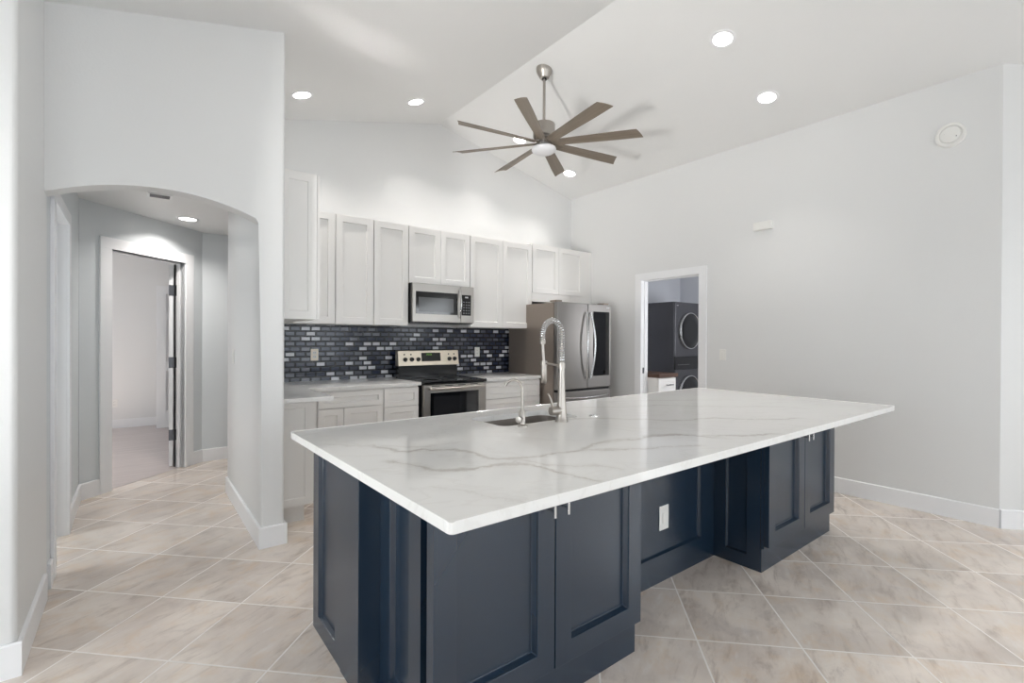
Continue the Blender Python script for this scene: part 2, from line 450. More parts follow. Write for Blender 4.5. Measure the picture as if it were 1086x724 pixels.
# right wall with the laundry opening (Y 2.896..3.649, z 2.04)
WX = 4.912
zt = zc(WX)
wr = MB()
wr.box(WX, WX + .12, 3.728, BY, 0, zt); wr.box(WX, WX + .12, 2.936, 3.728, 2.083, zt)
wr.box(WX, WX + .12, .585, 2.936, 0, zt)
wr.build('wall_right', M_WALL, **S('tall white wall on the right with the laundry doorway'))
cr = Vector((WX, .585)); ce = Vector((5.9, -.45))
_L = math.hypot(1.035, .988)
MB(Matrix.Translation((WX, .585, 0)) @ Matrix.Rotation(math.atan2(-1.035, .988), 4, 'Z')).prism([(0, 0), (_L, 0), (_L, zc(5.9)), (0, zc(WX))], 0, .08, 'xz').build('wall_right_angled', M_WALL, **S('angled white wall at the right edge of the view'))
wb = MB(); wb.box(5.9, 6.02, CY0, -2.9, 0, zc(5.95)).box(5.9, 6.02, -.9, -.45, 0, zc(5.95)).box(5.9, 6.02, -2.9, -.9, 0, .4).box(5.9, 6.02, -2.9, -.9, 2.2, zc(5.95))
wb.build('wall_right_rear', M_WALL, **S())
# left wall: end face at Y 2.709, runs back to the hall, door opening Y 3.70..4.42
LX = -.37
lz = zc(LX)
wlm = MB()
wlm.prism([(LX - .12, 2.709), (LX, 2.709), (LX, 3.50), (LX - .12, 3.50)], 0, lz)
wlm.bevel(lambda e: all(abs(v.co.x - LX) < 1e-4 and abs(v.co.y - 2.709) < 1e-4 for v in e.verts), .022, 5)
wlm.build('wall_left', M_WALL, **S('narrow white wall return left of the arch'))
wh = MB(); wh.box(LX - .12, LX, 3.50, 3.72, 0, 2.5).box(LX - .12, LX, 4.44, 5.30, 0, 2.5).box(LX - .12, LX, 3.72, 4.44, 2.11, 2.5)
wh.build('wall_hall_left', M_HALL, **S('pale hall wall with a side doorway'))
MB().prism([(CX0 - T, 0), (LX - .119, 0), (LX - .119, zc(LX - .12)), (CX0 - T, zc(CX0 - T))], 2.709, 2.829, 'xz').build('wall_front_left', M_WALL, **S())
# arch wall with the wing wall
AY0, AY1 = 3.407, 3.527
ax0, ax1, pz = LX, .631, 2.081
n = 28; arc = []
mx_ = (ax0 + ax1) / 2; hw = (ax1 - ax0) / 2; sag = .110; R_ = (hw * hw + sag * sag) / (2 * sag)
for i in range(n + 1):
    x = ax1 - (ax1 - ax0) * i / n
    arc.append((x, pz + sag - R_ + math.sqrt(R_ * R_ - (x - mx_) ** 2)))
poly = [(.768, 0), (.768, zc(.768)), (ax0, zc(ax0)), (ax0, arc[-1][1])] + arc[-2:0:-1] + [(ax1, pz), (ax1, 0)]
aw = MB(); aw.prism(poly, AY0, AY1, 'xz')
def arch_edge(e):
    a, b = e.verts[0].co, e.verts[1].co
    f = abs(a.y - AY0) < 1e-4 and abs(b.y - AY0) < 1e-4
    if not f: return False
    if abs(a.z) < 1e-4 and abs(b.z) < 1e-4: return False
    if a.x < ax0 + .001 and b.x < ax0 + .001: return False
    return not (a.z > 2.6 and b.z > 2.6 and abs(a.x - b.x) > .1)
aw.bevel(arch_edge, .02, 5)
aw.build('wall_arch', M_WALL, **S('white wall with a shallow segmental arch to the hall'))
MB().prism([(.631, AY1), (.768, AY1), (.768, BY), (.72, BY), (.72, BY + .12), (.631, 4.84)], 0, zc(.631)).build('wall_wing', M_WALL, **S('white wing wall between hall and kitchen'))
# hall: flat ceiling, 45 degree wall with the bedroom door, end walls
MB().prism([(LX, AY1), (.631, AY1), (.631, 4.84), (.72, 5.07), (2.6, 5.07), (2.6, 6.25), (.58, 6.25), (LX, 5.32)], 2.48, 2.56).build('ceiling_hall', M_CEIL, **S('flat hall ceiling'))
HM = Matrix.Translation(HA) @ Matrix.Rotation(hang, 4, 'Z')   # x along the wall, y into the bedroom
HL = (HB - HA).length
s0, s1 = .268, 1.055
hw_ = MB(HM); hw_.box(0, s0, 0, .11, 0, 2.5).box(s1, HL, 0, .11, 0, 2.5).box(s0, s1, 0, .11, 2.111, 2.5)
hw_.build('wall_hall_angled', M_HALL, **S('angled pale blue-white hall wall with an open bedroom doorway'))
bx(.565, 2.6, 6.19, 6.30, 0, 2.5).build('wall_hall_back', M_HALL, **S())
bx(2.6, 2.7, 5.07, 6.3, 0, 2.5).build('wall_hall_end', M_HALL, **S())
# bedroom
bx(-2.1, 2.6, 9.215, 9.335, 0, 2.6).build('wall_bedroom_back', M_WALL, **S('pale far wall of the bedroom'))
wb = MB(); wb.box(-2.1, -1.98, 5.2, 6.9, 0, 2.6).box(-2.1, -1.98, 8.3, 9.215, 0, 2.6).box(-2.1, -1.98, 6.9, 8.3, 0, .7).box(-2.1, -1.98, 6.9, 8.3, 2.1, 2.6)
wb.build('wall_bedroom_left', M_WALL, **S())
bx(2.6, 2.7, 6.3, 9.335, 0, 2.6).build('wall_bedroom_right', M_WALL, **S())
bx(-1.98, LX - .12, 5.2, 5.3, 0, 2.6).build('wall_bedroom_front', M_WALL, **S())
bx(-2.1, 2.7, 5.3, 9.335, 2.6, 2.7).build('ceiling_bedroom', M_CEIL, **S())
bx(-1.98, 2.6, 9.2, 9.215, 0, .13).build('baseboard_bedroom', M_TRIM, **S())
# bath side room behind the hall's left doorway
wb = MB(); wb.box(-2.1, -1.98, 2.83, 3.7, 0, 2.5).box(-2.1, -1.98, 4.5, 5.2, 0, 2.5).box(-2.1, -1.98, 3.7, 4.5, 0, 1.05).box(-2.1, -1.98, 3.7, 4.5, 1.95, 2.5)
wb.build('wall_side_room', M_HALL, **S())
bx(-2.1, LX - .12, 2.83, 5.3, 2.5, 2.56).build('ceiling_side_room', M_CEIL, **S())
# laundry room
bx(5.032, 7.5, 4.80, 4.9, 0, 2.5).build('wall_laundry_back', M_GREY, **S('grey laundry wall above the appliances'))
bx(7.4, 7.5, 1.6, 4.8, 0, 2.5).build('wall_laundry_right', M_GREY, **S())
wb = MB(); wb.box(5.032, 5.8, 1.6, 1.7, 0, 2.5).box(6.6, 7.4, 1.6, 1.7, 0, 2.5).box(5.8, 6.6, 1.6, 1.7, 0, 1.05).box(5.8, 6.6, 1.6, 1.7, 1.95, 2.5)
wb.build('wall_laundry_front', M_GREY, **S())
bx(5.032, 7.5, 1.6, 4.9, 2.5, 2.56).build('ceiling_laundry', M_CEIL, **S())
# unseen walls that close the room behind the camera, with their windows
wb = MB(); wb.box(CX0 - T, CX0, CY0, -.08, 0, zc(CX0)).box(CX0 - T, CX0, 2.18, 2.709, 0, zc(CX0)).box(CX0 - T, CX0, -.08, 2.18, 2.1, zc(CX0)).box(CX0 - T, CX0, -.08, 2.18, 0, .04)
wb.build('unseen_wall_left_rear', M_WALL, **S())
wb = MB()
for a, b in ((CX0 - T, -1.8), (.6, 2.2), (4.6, 6.02)): wb.box(a, b, CY0 - T, CY0, 0, 2.30)
for a, b in ((-1.8, .6), (2.2, 4.6)): wb.box(a, b, CY0 - T, CY0, 0, .2)
wb.prism([(CX0 - T, 2.30), (6.02, 2.30), (6.02, zc(6.02)), (RX, RZ), (CX0 - T, zc(CX0 - T))], CY0 - T, CY0, 'xz')
wb.build('unseen_wall_rear', M_WALL, **S())
def window(name, M, w_, z0, z1, bars=1):
    t = thing(name, None, None, M.to_translation(), 0, kind='structure')
    f = MB(M)
    f.box(0, .05, .03, .09, z0, z1).box(w_ - .05, w_, .03, .09, z0, z1).box(.05, w_ - .05, .03, .09, z1 - .05, z1).box(.05, w_ - .05, .03, .09, z0, z0 + .05)
    for i in range(bars):
        x = w_ * (i + 1) / (bars + 1); f.box(x - .03, x + .03, .03, .09, z0 + .05, z1 - .05)
    f.build('window_frame', M_TRIM, t)
    MB(M).box(.05, w_ - .05, .058, .062, z0 + .05, z1 - .05).build('window_pane', M_GLASS, t)
window('unseen_window_1', facing('+x', CX0, -.08), 2.26, .04, 2.1)
window('unseen_window_2', facing('+y', .6, CY0), 2.4, .2, 2.3)
window('unseen_window_3', facing('+y', 4.6, CY0), 2.4, .2, 2.3)
window('added_window_4', facing('-x', 5.9, -.9), 2.0, .4, 2.2)  # unseen window, added to let in side fill

# baseboards
def base(name, p0, p1, th=.015, h=.135):
    """board along p0->p1, thickness to the left of travel"""
    d = Vector((p1[0] - p0[0], p1[1] - p0[1], 0)); L = d.length; a = math.atan2(d.y, d.x)
    M = Matrix.Translation((p0[0], p0[1], 0)) @ Matrix.Rotation(a, 4, 'Z')
    MB(M).prism([(0, 0), (th, 0), (th, h - .006), (th - .006, h), (0, h)], 0, L, 'yz').build(name, M_TRIM, **S())
base('baseboard_right', (WX, .585), (WX, 2.853))
base('baseboard_right_corner', (WX, 3.811), (WX, 4.93))
base('baseboard_right_angled', (5.9, -.45), (WX, .585))
base('baseboard_left', (LX, 3.407), (LX, 2.709), .015)
base('baseboard_left_end', (LX + .015, 2.709), (-2.98, 2.709), -.0 + .015)
base('baseboard_wing', (.631, 3.392), (.631, 4.84))
base('baseboard_wing_end', (.783, 3.407), (.631, 3.407))
base('baseboard_wing_kitchen', (.768, 3.69), (.768, 3.4075))
base('baseboard_hall_left', (LX, 5.30), (LX, 4.53))
q0 = HA; q1 = HA + hd * .16; q2 = HA + hd * 1.16; 
base('baseboard_hall_angled', q1, q0)
base('baseboard_hall_angled_right', HB, q2)
base('baseboard_hall_back', (2.6, 6.19), (.565, 6.19))
base('baseboard_left_short', (LX, 3.62), (LX, 3.527))

# door casings and jambs
def casing(name, M, x0, x1, z, w_=.10, th=.017, depth=.12, label=None, stop=True, strike=None):
    """x along the wall, y inward; opening x0..x1"""
    t = thing(name, label, None, M @ Vector((x0, 0, 0)), 0, kind='structure')
    c = MB(M)
    c.box(x0 - w_, x0, -th, 0, 0, z).box(x1, x1 + w_, -th, 0, 0, z).box(x0 - w_, x1 + w_, -th, 0, z, z + w_ * .92)
    c.build('casing', M_TRIM, t, bevel=.002)
    c = MB(M)
    c.box(x0 - .012, x0, 0, depth, 0, z).box(x1, x1 + .012, 0, depth, 0, z).box(x0 - .012, x1 + .012, 0, depth, z, z + .012)
    c.build('jamb', M_TRIM, t)
    if stop:
        c = MB(M)
        c.box(x0, x0 + .011, .045, .08, 0, z).box(x1 - .011, x1, .045, .08, 0, z).box(x0 + .011, x1 - .011, .045, .08, z - .011, z)
        c.build('door_stop', M_TRIM, t)
    return t
casing('trim_1', facing('-x', WX, 3.716), 0, .768, 2.071, .093, label='white casing around the laundry doorway')
t2 = casing('trim_2', HM, s0, s1, 2.111, .105, depth=.11, label='white casing around the open bedroom doorway')
casing('trim_3', facing('+x', LX, 3.73), 0, .70, 2.10, .09, label='white casing around the hall side doorway')
# strike plate on the laundry jamb
bx(WX + .02, WX + .075, 3.711, 3.7155, .93, 1.0).build('strike_plate', M_HINGE, label='small dark strike plate on the left laundry door jamb', category='strike plate')

# open bedroom door, hinged on the right jamb, its edge towards the hall
hp = HM @ Vector((s1 - .016, .112, 0))
MB(HM).box(s1 - .011, s1 - .004, .100, .112, .004, 2.10).build('hinge_gap_shade', M_KNOB, None, **S('dark strip standing in for the shaded gap down the hinge side of the open door'))  # black strip puts the shade of the hinge gap into colour
dz = math.radians(86)
dt = thing('door_1', 'white bedroom door standing open, seen edge-on beside three grey hinges', None, hp, dz, kind='structure')
DM = Matrix.Translation(hp) @ Matrix.Rotation(dz, 4, 'Z')
d = MB(DM); d.box(.004, .76, .003, .038, .012, 2.095); d.build('door_leaf', M_DOORP, dt, bevel=.002)
for i, z in enumerate((1.83, 1.085, .335)):
    h = MB(HM)
    h.box(s1 - .004, s1 + .0, .050, .108, z - .055, z + .055)
    h.lathe([(.008, -.057), (.008, .057)], (s1 - .010, .112, z), 12)
    h.M = DM; h.box(.0, .0045, .003, .040, z - .055, z + .055)
    h.build('hinge', M_HINGE, dt, label='grey metal hinge on the jamb')

# far door in the bedroom: panelled leaf standing before the far wall
fd = thing('door_2', 'white panelled closet door at the far end of the bedroom', None, (.235, 8.67, 0), 0, kind='structure')
fm = MB(facing('-y', .235, 8.67))
W2 = .76
fm.box(0, W2, .004, .035, .03, 2.09)
def rail(a, b, c, e): fm.box(a, b, -.014, .006, c, e)
rail(0, .11, .03, 2.09); rail(W2 - .11, W2, .03, 2.09); rail(W2 / 2 - .05, W2 / 2 + .05, .03, 2.09)
for z0, z1 in ((.03, .27), (.86, 1.0), (1.60, 1.70), (1.98, 2.09)): rail(.11, W2 - .11, z0, z1)
fm.build('door_leaf', M_DOORP, fd)
bx(1.0, 1.1, 8.6, 9.215, 0, 2.6).build('wall_closet', M_WALL, **S())

def m_sink():
    return mat('satin_sink_steel', srgb(150, 143, 137), .5, .55)
# ------------------------------------------------------------------ island
IT = .8835                                    # underside of the top
FY = 1.272                                     # door faces on the seating side
def bar_pull(par, x, y, z0, z1, m=M_CHROME, out=.035, r=.0055, horizontal=False, facing_y=-1):
    h = MB()
    if horizontal:
        h.tube([(x - (z1 - z0) / 2, y - out, z0), (x + (z1 - z0) / 2, y - out, z0)], r)
        for s_ in (-1, 1): h.tube([(x + s_ * (z1 - z0) * .3, y - out, z0), (x + s_ * (z1 - z0) * .3, y, z0)], r * .8)
    else:
        h.tube([(x, y - out, z0), (x, y - out, z1)], r)
        for z in (z0 + .022, z1 - .022): h.tube([(x, y - out, z), (x, y, z)], r * .75)
    return h.build('handle', m, par, smooth=True, label='slim polished bar handle')
def island_cabinet(label, xs, side_l, side_r, yb, toe_l, toe_r, panel=None):
    x0, xm, x1 = xs
    c = thing('island_cabinet', label, 'cabinet', ((x0 + x1) / 2, (FY + yb) / 2, 0), group='navy door cabinets on the seating side of the island')
    b = MB(); b.box(side_l, side_r, 1.319, yb, 0, IT); b.build('carcass', M_NAVY, c)
    bx(x0 + .002, x1 - .002, FY + .029, 1.319, .135, IT).build('face_frame', M_NAVY, c, bevel=.001)
    bx(toe_l, toe_r, 1.311, 1.319, 0, .135).build('toe_kick', M_NAVY, c)
    for a, e, hx in ((x0, xm - .0025, xm - .035), (xm + .0025, x1, xm + .031)):
        d = MB(facing('-y', 0, FY)).shaker(a, e, .152, .878, .028, .080, .024, bead=.010).build('door', M_NAVY, c, bevel=.0015)
        bar_pull(d, hx, FY, .717, .845)
    return c
c1 = island_cabinet('navy two-door island cabinet at the near left corner, closest to the camera', (.699, 1.192, 1.686), .757, 1.690, 1.752, .735, 1.697)
# shaker end panel on its left side
MB(facing('-x', .735, 1.756)).shaker(0, .330, .0, IT, .021, .086, .019, bead=.010).build('end_panel', M_NAVY, c1)
c2 = island_cabinet('navy two-door island cabinet at the far right end, beyond the knee space', (2.857, 3.345, 3.836), 2.871, 3.868, 1.606, 2.851, 3.868)
MB(facing('-x', 2.850, 1.606)).shaker(0, .287, .0, IT, .02, .078, .015, top=.078, bead=.009).build('end_panel', M_NAVY, c2)
# sink-side run: left end panels, knee-space back panel
c3 = thing('island_sink_cabinet', 'long navy sink-side body of the island with framed end and knee-space panels', 'cabinet', (2.2, 1.95, 0))
cb = MB(); cb.box(.676, 1.36, 1.772, 2.345, 0, IT).box(2.01, 3.868, 1.620, 2.345, 0, IT).box(1.36, 2.01, 2.325, 2.345, 0, IT).box(1.70, 2.01, 1.620, 1.80, 0, IT).box(1.36, 1.70, 1.772, 1.80, 0, IT).box(1.36, 2.01, 1.80, 2.325, 0, .10)
cb.build('carcass', M_NAVY, c3)
MB(facing('-x', .655, 2.345)).shaker(0, .386, 0, IT, .02, .076, .018, bead=.009).build('end_panel', M_NAVY, c3, bevel=.001)
bx(.651, .755, 1.758, 1.958, 0, IT).build('corner_post', M_NAVY, c3, bevel=.002)
MB(facing('-y', 1.70, 1.600)).shaker(0, 1.149, 0, IT, .018, .150, .015, bead=.009).build('knee_panel', M_NAVY, c3)
for i in range(5):
    a = .70 + i * .63
    MB(facing('+y', a + .61, 2.366)).shaker(0, .60, .11, .878, .02, .075, .010).build('door', M_NAVY, c3)
# countertop with the sink cut-out
SX0, SX1, SY0, SY1 = 1.415, 1.955, 1.885, 2.20
CT0, CT1 = .884, .914
ct = MB()
def rrect(x0, x1, y0, y1, r, n=6):
    P = []
    for cx_, cy_, a0 in ((x1 - r, y1 - r, 0), (x0 + r, y1 - r, 90), (x0 + r, y0 + r, 180), (x1 - r, y0 + r, 270)):
        for i in range(n + 1):
            a = math.radians(a0 + 90 * i / n); P.append((cx_ + r * math.cos(a), cy_ + r * math.sin(a)))
    return P
def slab_with_hole(ct, outer, inner, z0, z1):
    bm = ct.bm
    for z, flip in ((z1, False), (z0, True)):
        vo = [bm.verts.new((x, y, z)) for x, y in outer]; vi = [bm.verts.new((x, y, z)) for x, y in inner]
        es = []
        for L in (vo, vi):
            for i in range(len(L)): es.append(bm.edges.new((L[i], L[(i + 1) % len(L)])))
        bmesh.ops.triangle_fill(bm, use_beauty=True, edges=es)
        if z == z1: to, ti = vo, vi
        else: bo, bi = vo, vi
    for A, B in ((to, bo), (ti, bi)):
        for i in range(len(A)):
            j = (i + 1) % len(A); bm.faces.new((A[i], A[j], B[j], B[i]))
def quad(r=.016, n=3):
    Q = [Vector((.574, .968)), Vector((3.948, .961)), Vector((3.995, 2.392)), Vector((.556, 2.362))]; P = []
    for i in range(4):
        a, b, c_ = Q[i - 1], Q[i], Q[(i + 1) % 4]
        d0, d1 = (a - b).normalized(), (c_ - b).normalized(); ctr = b + (d0 + d1) * r
        a0 = math.atan2(-d1.y, -d1.x)
        for k_ in range(n + 1):
            t = a0 + (PI / 2) * k_ / n
            P.append((ctr.x + r * math.cos(t), ctr.y + r * math.sin(t)))
    return P
OUT = quad()
slab_with_hole(ct, quad(), rrect(SX0, SX1, SY0, SY1, .05), CT0, CT1)
def rim(e):
    a, b = e.verts[0].co, e.verts[1].co
    def on(v): return min((v.x - x) ** 2 + (v.y - y) ** 2 for x, y in OUT) < 1e-8
    if not (abs(a.z - b.z) < 1e-5 and on(a) and on(b)): return False
    return len(e.link_faces) == 2 and abs(e.link_faces[0].normal.z) + abs(e.link_faces[1].normal.z) < 1.5
ct.bm.normal_update()
ct.bevel(rim, .002, 1)
cto = ct.build('island_countertop', M_QUARTZ, label='large white quartz island worktop with grey veins and a sink cut-out', category='countertop')
# sink bowl
sk = MB()
def bowl(sk, rings):
    R = [[sk._v((x, y, z)) for x, y in P] for P, z in rings]
    for A, B in zip(R, R[1:]):
        n_ = len(A)
        for i in range(n_): sk.bm.faces.new((A[i], A[(i + 1) % n_], B[(i + 1) % n_], B[i]))
    return R
e_ = .006
R = bowl(sk, [(rrect(SX0 - .025, SX1 + .025, SY0 - .020, SY1 + .004, .06), .8829), (rrect(SX0 - e_, SX1 + e_, SY0 - e_, SY1 + e_ - .003, .055), .8829),
              (rrect(SX0 - e_, SX1 + e_, SY0 - e_, SY1 + e_ - .003, .055), .70), (rrect(SX0 + .02, SX1 - .02, SY0 + .02, SY1 - .02, .04), .675)])
sk.bm.faces.new(R[-1])
sko = thing('kitchen_sink', 'rounded stainless steel undermount sink bowl set in the island', 'sink', ((SX0 + SX1) / 2, (SY0 + SY1) / 2, .67))
sk.build('bowl', m_sink(), sko)
MB().lathe([(.045, 0), (.045, .003), (.03, .004), (.02, -.001), (0, -.001)], (1.68, 2.05, .6755), 24).build('drain', M_CHROME, sko)

# main spring faucet
fx, fy = 1.752, 1.83
ft = thing('spring_faucet', 'tall stainless spring-neck kitchen faucet with pull-down spray head', 'faucet', (fx, fy, CT1))
MB().lathe([(.034, 0), (.034, .004), (.030, .010), (.027, .03), (.020, .14), (.0155, .26), (.014, .285), (.014, .31), (0, .311)], (fx, fy, CT1), 28).build('body', M_NICKEL, ft, smooth=True)
# spring path: up, over towards the sink, down
import itertools
reach = .150; zt0 = 1.235; ztop = 1.365
pts = []
for i in range(14): pts.append((fx, fy, zt0 - .02 + (ztop - zt0 + .02) * i / 13))
rad = reach / 2
for i in range(1, 25):
    a = PI * i / 24
    pts.append((fx, fy + rad - rad * math.cos(a), ztop + rad * 1.02 * math.sin(a)))
for i in range(1, 5): pts.append((fx, fy + reach, ztop - .03 * i / 4))
MB().tube(pts, .0075, 10).build('hose', M_NICKEL, ft, smooth=True)
# coil
def resample(pts, step):
    P = [Vector(p) for p in pts]; out = [P[0]]; acc = 0
    d = [0]
    for a, b in zip(P, P[1:]): d.append(d[-1] + (b - a).length)
    n_ = int(d[-1] / step); res = []
    j = 0
    for i in range(n_ + 1):
        s_ = i * step
        while j < len(d) - 2 and d[j + 1] < s_: j += 1
        t_ = (s_ - d[j]) / (d[j + 1] - d[j]); res.append((P[j].lerp(P[j + 1], min(max(t_, 0), 1)), (P[j + 1] - P[j]).normalized()))
    return res
coil = []
pitch = .0125; per = 10
for i, (p, t) in enumerate(resample(pts, pitch / per)):
    x = Vector((1, 0, 0)); y = t.cross(x).normalized()
    a = 2 * PI * i / per
    coil.append(p + (x * math.cos(a) + y * math.sin(a)) * .0130)
MB().tube(coil, .0034, 6).build('spring', M_CHROME, ft, smooth=True, label='coiled steel spring')
MB().lathe([(.015, 0), (.0165, .004), (.0165, .02), (.013, .026)], (fx, fy + reach, 1.315), 20).build('spring_collar', M_NICKEL, ft, smooth=True)
MB().tube([(fx, fy + reach, 1.325), (fx, fy + reach - .004, 1.27), (fx, fy + reach - .012, 1.21)], .0085, 12).build('lower_hose', M_NICKEL, ft, smooth=True)
MB().lathe([(.0125, -.112), (.0155, -.108), (.0165, -.04), (.014, -.01), (.012, 0)], (fx, fy + reach - .012, 1.215), 20).build('spray_head', M_NICKEL, ft, smooth=True)
ar = MB(); ar.tube([(fx, fy, 1.203), (fx, fy + reach - .02, 1.212)], .0058, 10)
ar.lathe([(.019, -.013), (.019, .013)], (fx, fy, 1.203), 20).lathe([(.0185, -.012), (.0185, .012)], (fx, fy + reach - .012, 1.212), 20)
ar.build('holder_arm', M_NICKEL, ft, smooth=True)
vb = MB(Matrix.Translation((fx, fy, .972)) @ Matrix.Rotation(math.radians(172), 4, 'Z'))
vb.lathe([(.021, 0), (.0235, .006), (.0235, .062), (.021, .068), (0, .068)], (0, 0, 0), 24, 'x').build('valve', M_NICKEL, ft, smooth=True)
MB().tube([(fx - .052, fy + .010, .990), (fx - .064, fy + .012, 1.03), (fx - .080, fy + .016, 1.062)], [.007, .006, .0052], 10).build('lever', M_NICKEL, ft, smooth=True)

# small filtered-water faucet
gx, gy = 1.501, 1.842
st_ = thing('filter_faucet', 'small gooseneck drinking water tap left of the spring faucet', 'faucet', (gx, gy, CT1))
MB().lathe([(.024, 0), (.024, .006), (.014, .010), (.0135, .075), (.009, .084), (0, .085)], (gx, gy, CT1), 24).build('body', M_NICKEL, st_, smooth=True)
pp = [(gx, gy, .99 + .1 * i / 8) for i in range(9)]
rd = .046
dx, dy = -.62, .78
for i in range(1, 17):
    a = math.radians(155) * i / 16
    pp.append((gx + dx * (rd - rd * math.cos(a)), gy + dy * (rd - rd * math.cos(a)), 1.09 + rd * 1.1 * math.sin(a)))
MB().tube(pp, .0064, 10).build('spout', M_NICKEL, st_, smooth=True)
kn = MB(Matrix.Translation((gx, gy, .952)) @ Matrix.Rotation(math.radians(205), 4, 'Z'))
kn.lathe([(.009, 0), (.009, .03), (.0165, .032), (.0165, .047), (0, .05)], (0, 0, 0), 20, 'x')
kn.tube([(.038, 0, 0), (.04, 0, .04)], .0035, 8)
kn.build('handle', M_NICKEL, st_, smooth=True)
MB().lathe([(.026, 0), (.026, .004), (.022, .007), (.012, .007), (.011, .011), (0, .0115)], (2.012, 1.842, CT1), 28).build('air_switch_button', M_CHROME, smooth=True, label='round metal air switch button on the worktop right of the faucet', category='button')

def outlet(name, label, d, x, y, z, cat='outlet', w_=.072, h=.116, rocker=False, m=None, group=None):
    t = thing(name, label, cat, (x, y, z - h / 2), group=group)
    M = facing(d, x, y, z)
    MB(M).box(-w_ / 2, w_ / 2, -.005, 0, -h / 2, h / 2).build('cover_plate', m or M_PLAST, t, bevel=.0025)
    if rocker: MB(M).box(-.017, .017, -.009, -.005, -.033, .033).build('rocker', M_PLAST, t, bevel=.002)
    else:
        for s_ in (-1, 1):
            MB(M).box(-.017, .017, -.0065, -.005, s_ * .02 - .014, s_ * .02 + .014).build('socket', M_PLAST, t, bevel=.002)
            q = MB(M)
            for a in (-.007, .007): q.box(a - .0013, a + .0013, -.0068, -.0063, s_ * .02 - .003, s_ * .02 + .006)
            q.build('socket_slots', M_DARK, t)
    return t
outlet('wall_outlet', 'white outlet plate on the navy knee-space panel of the island', '-y', 2.340, 1.6148, .346, w_=.085, h=.135, rocker=True)
outlet('wall_outlet', 'white outlet on the mosaic backsplash near the wing wall', '-y', 1.385, BY - .008, 1.180, m=mat('cream_plastic', srgb(250, 240, 224), .4))
outlet('wall_outlet', 'white outlet on the mosaic backsplash right of the range', '-y', 3.302, BY - .008, 1.186)
outlet('light_switch', 'white light switch right of the laundry doorway', '-x', WX, 2.673, 1.189, 'switch', rocker=True)
outlet('light_switch', 'white light switch on the hall side of the wing wall', '-x', .631, 4.52, 1.19, 'switch', rocker=True)
outlet('wall_outlet', 'small white outlet low on the far bedroom wall', '-y', -.25, 9.215, .37)

# ------------------------------------------------------------------ kitchen back run
CZ0, CZ1 = .893, .923
BF = 4.262      # base cabinet door faces
def base_cab(label, x0, x1, layout, yb=BY - .003, group='white base cabinets along the kitchen walls'):
    c = thing('base_cabinet', label, 'cabinet', ((x0 + x1) / 2, (BF + yb) / 2, 0), group=group)
    bx(x0, x1, BF + .021, yb, .10, CZ0).build('carcass', M_WHITE, c)
    bx(x0, x1, BF + .075, BF + .09, 0, .10).build('toe_kick', M_WHITE, c)
    for kind, a, b, z0, z1 in layout:
        MB(facing('-y', 0, BF)).shaker(a, b, z0, z1, .02, .055 if z1 - z0 > .25 else .045, .013, bead=.005).build(kind, M_WHITE, c, bevel=.0012)
    return c
base_cab('white base cabinet in the kitchen corner with one wide drawer front above doors', 1.14, 1.812,
         [('drawer', 1.225, 1.809, .735, .872), ('door', 1.225, 1.443, .115, .729), ('door', 1.449, 1.809, .115, .729)])
base_cab('narrow white drawer cabinet immediately left of the range', 1.815, 2.172,
         [('drawer', 1.818, 2.169, .705, .872), ('drawer', 1.818, 2.169, .415, .699), ('drawer', 1.818, 2.169, .115, .409)])
base_cab('wide white drawer cabinet between the range and the refrigerator', 2.945, 3.735,
         [('drawer', 2.965, 3.73, .695, .872), ('drawer', 2.965, 3.73, .410, .689), ('drawer', 2.965, 3.73, .115, .404)])
# shallow run on the wing wall
wg = thing('base_cabinet', 'shallow white cabinet against the wing wall with a framed end panel', 'cabinet', (.9, 3.98, 0), group='white base cabinets along the kitchen walls')
bx(.768, 1.028, 3.72, 4.255, .13, CZ0).build('carcass', M_WHITE, wg)
bx(.768, .985, 3.765, 4.255, 0, .13).build('toe_kick', M_WHITE, wg)
MB(facing('-y', .768, 3.70)).shaker(0, .261, .13, CZ0, .02, .055, .006, bead=.004).build('end_panel', M_WHITE, wg)
MB(facing('+x', 1.05, 3.71)).shaker(0, .54, .14, .872, .02, .055, .009, bead=.004).build('door', M_WHITE, wg)
# counters
MB().prism([(.768, 3.56), (1.134, 3.56), (1.134, 4.225), (2.18, 4.225), (2.18, BY - .009), (.768, BY - .009)], CZ0, CZ1).build('kitchen_countertop', M_QUARTZ, bevel=.002, label='white quartz L-shaped worktop from the wing wall to the range', category='countertop')
bx(2.937, 3.745, 4.225, BY - .009, CZ0, CZ1).build('kitchen_countertop', M_QUARTZ, bevel=.002, label='short white quartz worktop between range and refrigerator', category='countertop')
# backsplash
bx(.768, 3.955, BY - .008, BY - .0005, .924, 1.475).build('mosaic_backsplash', M_SPLASH, label='navy and silver brick mosaic tile backsplash under the wall cabinets', category='backsplash')

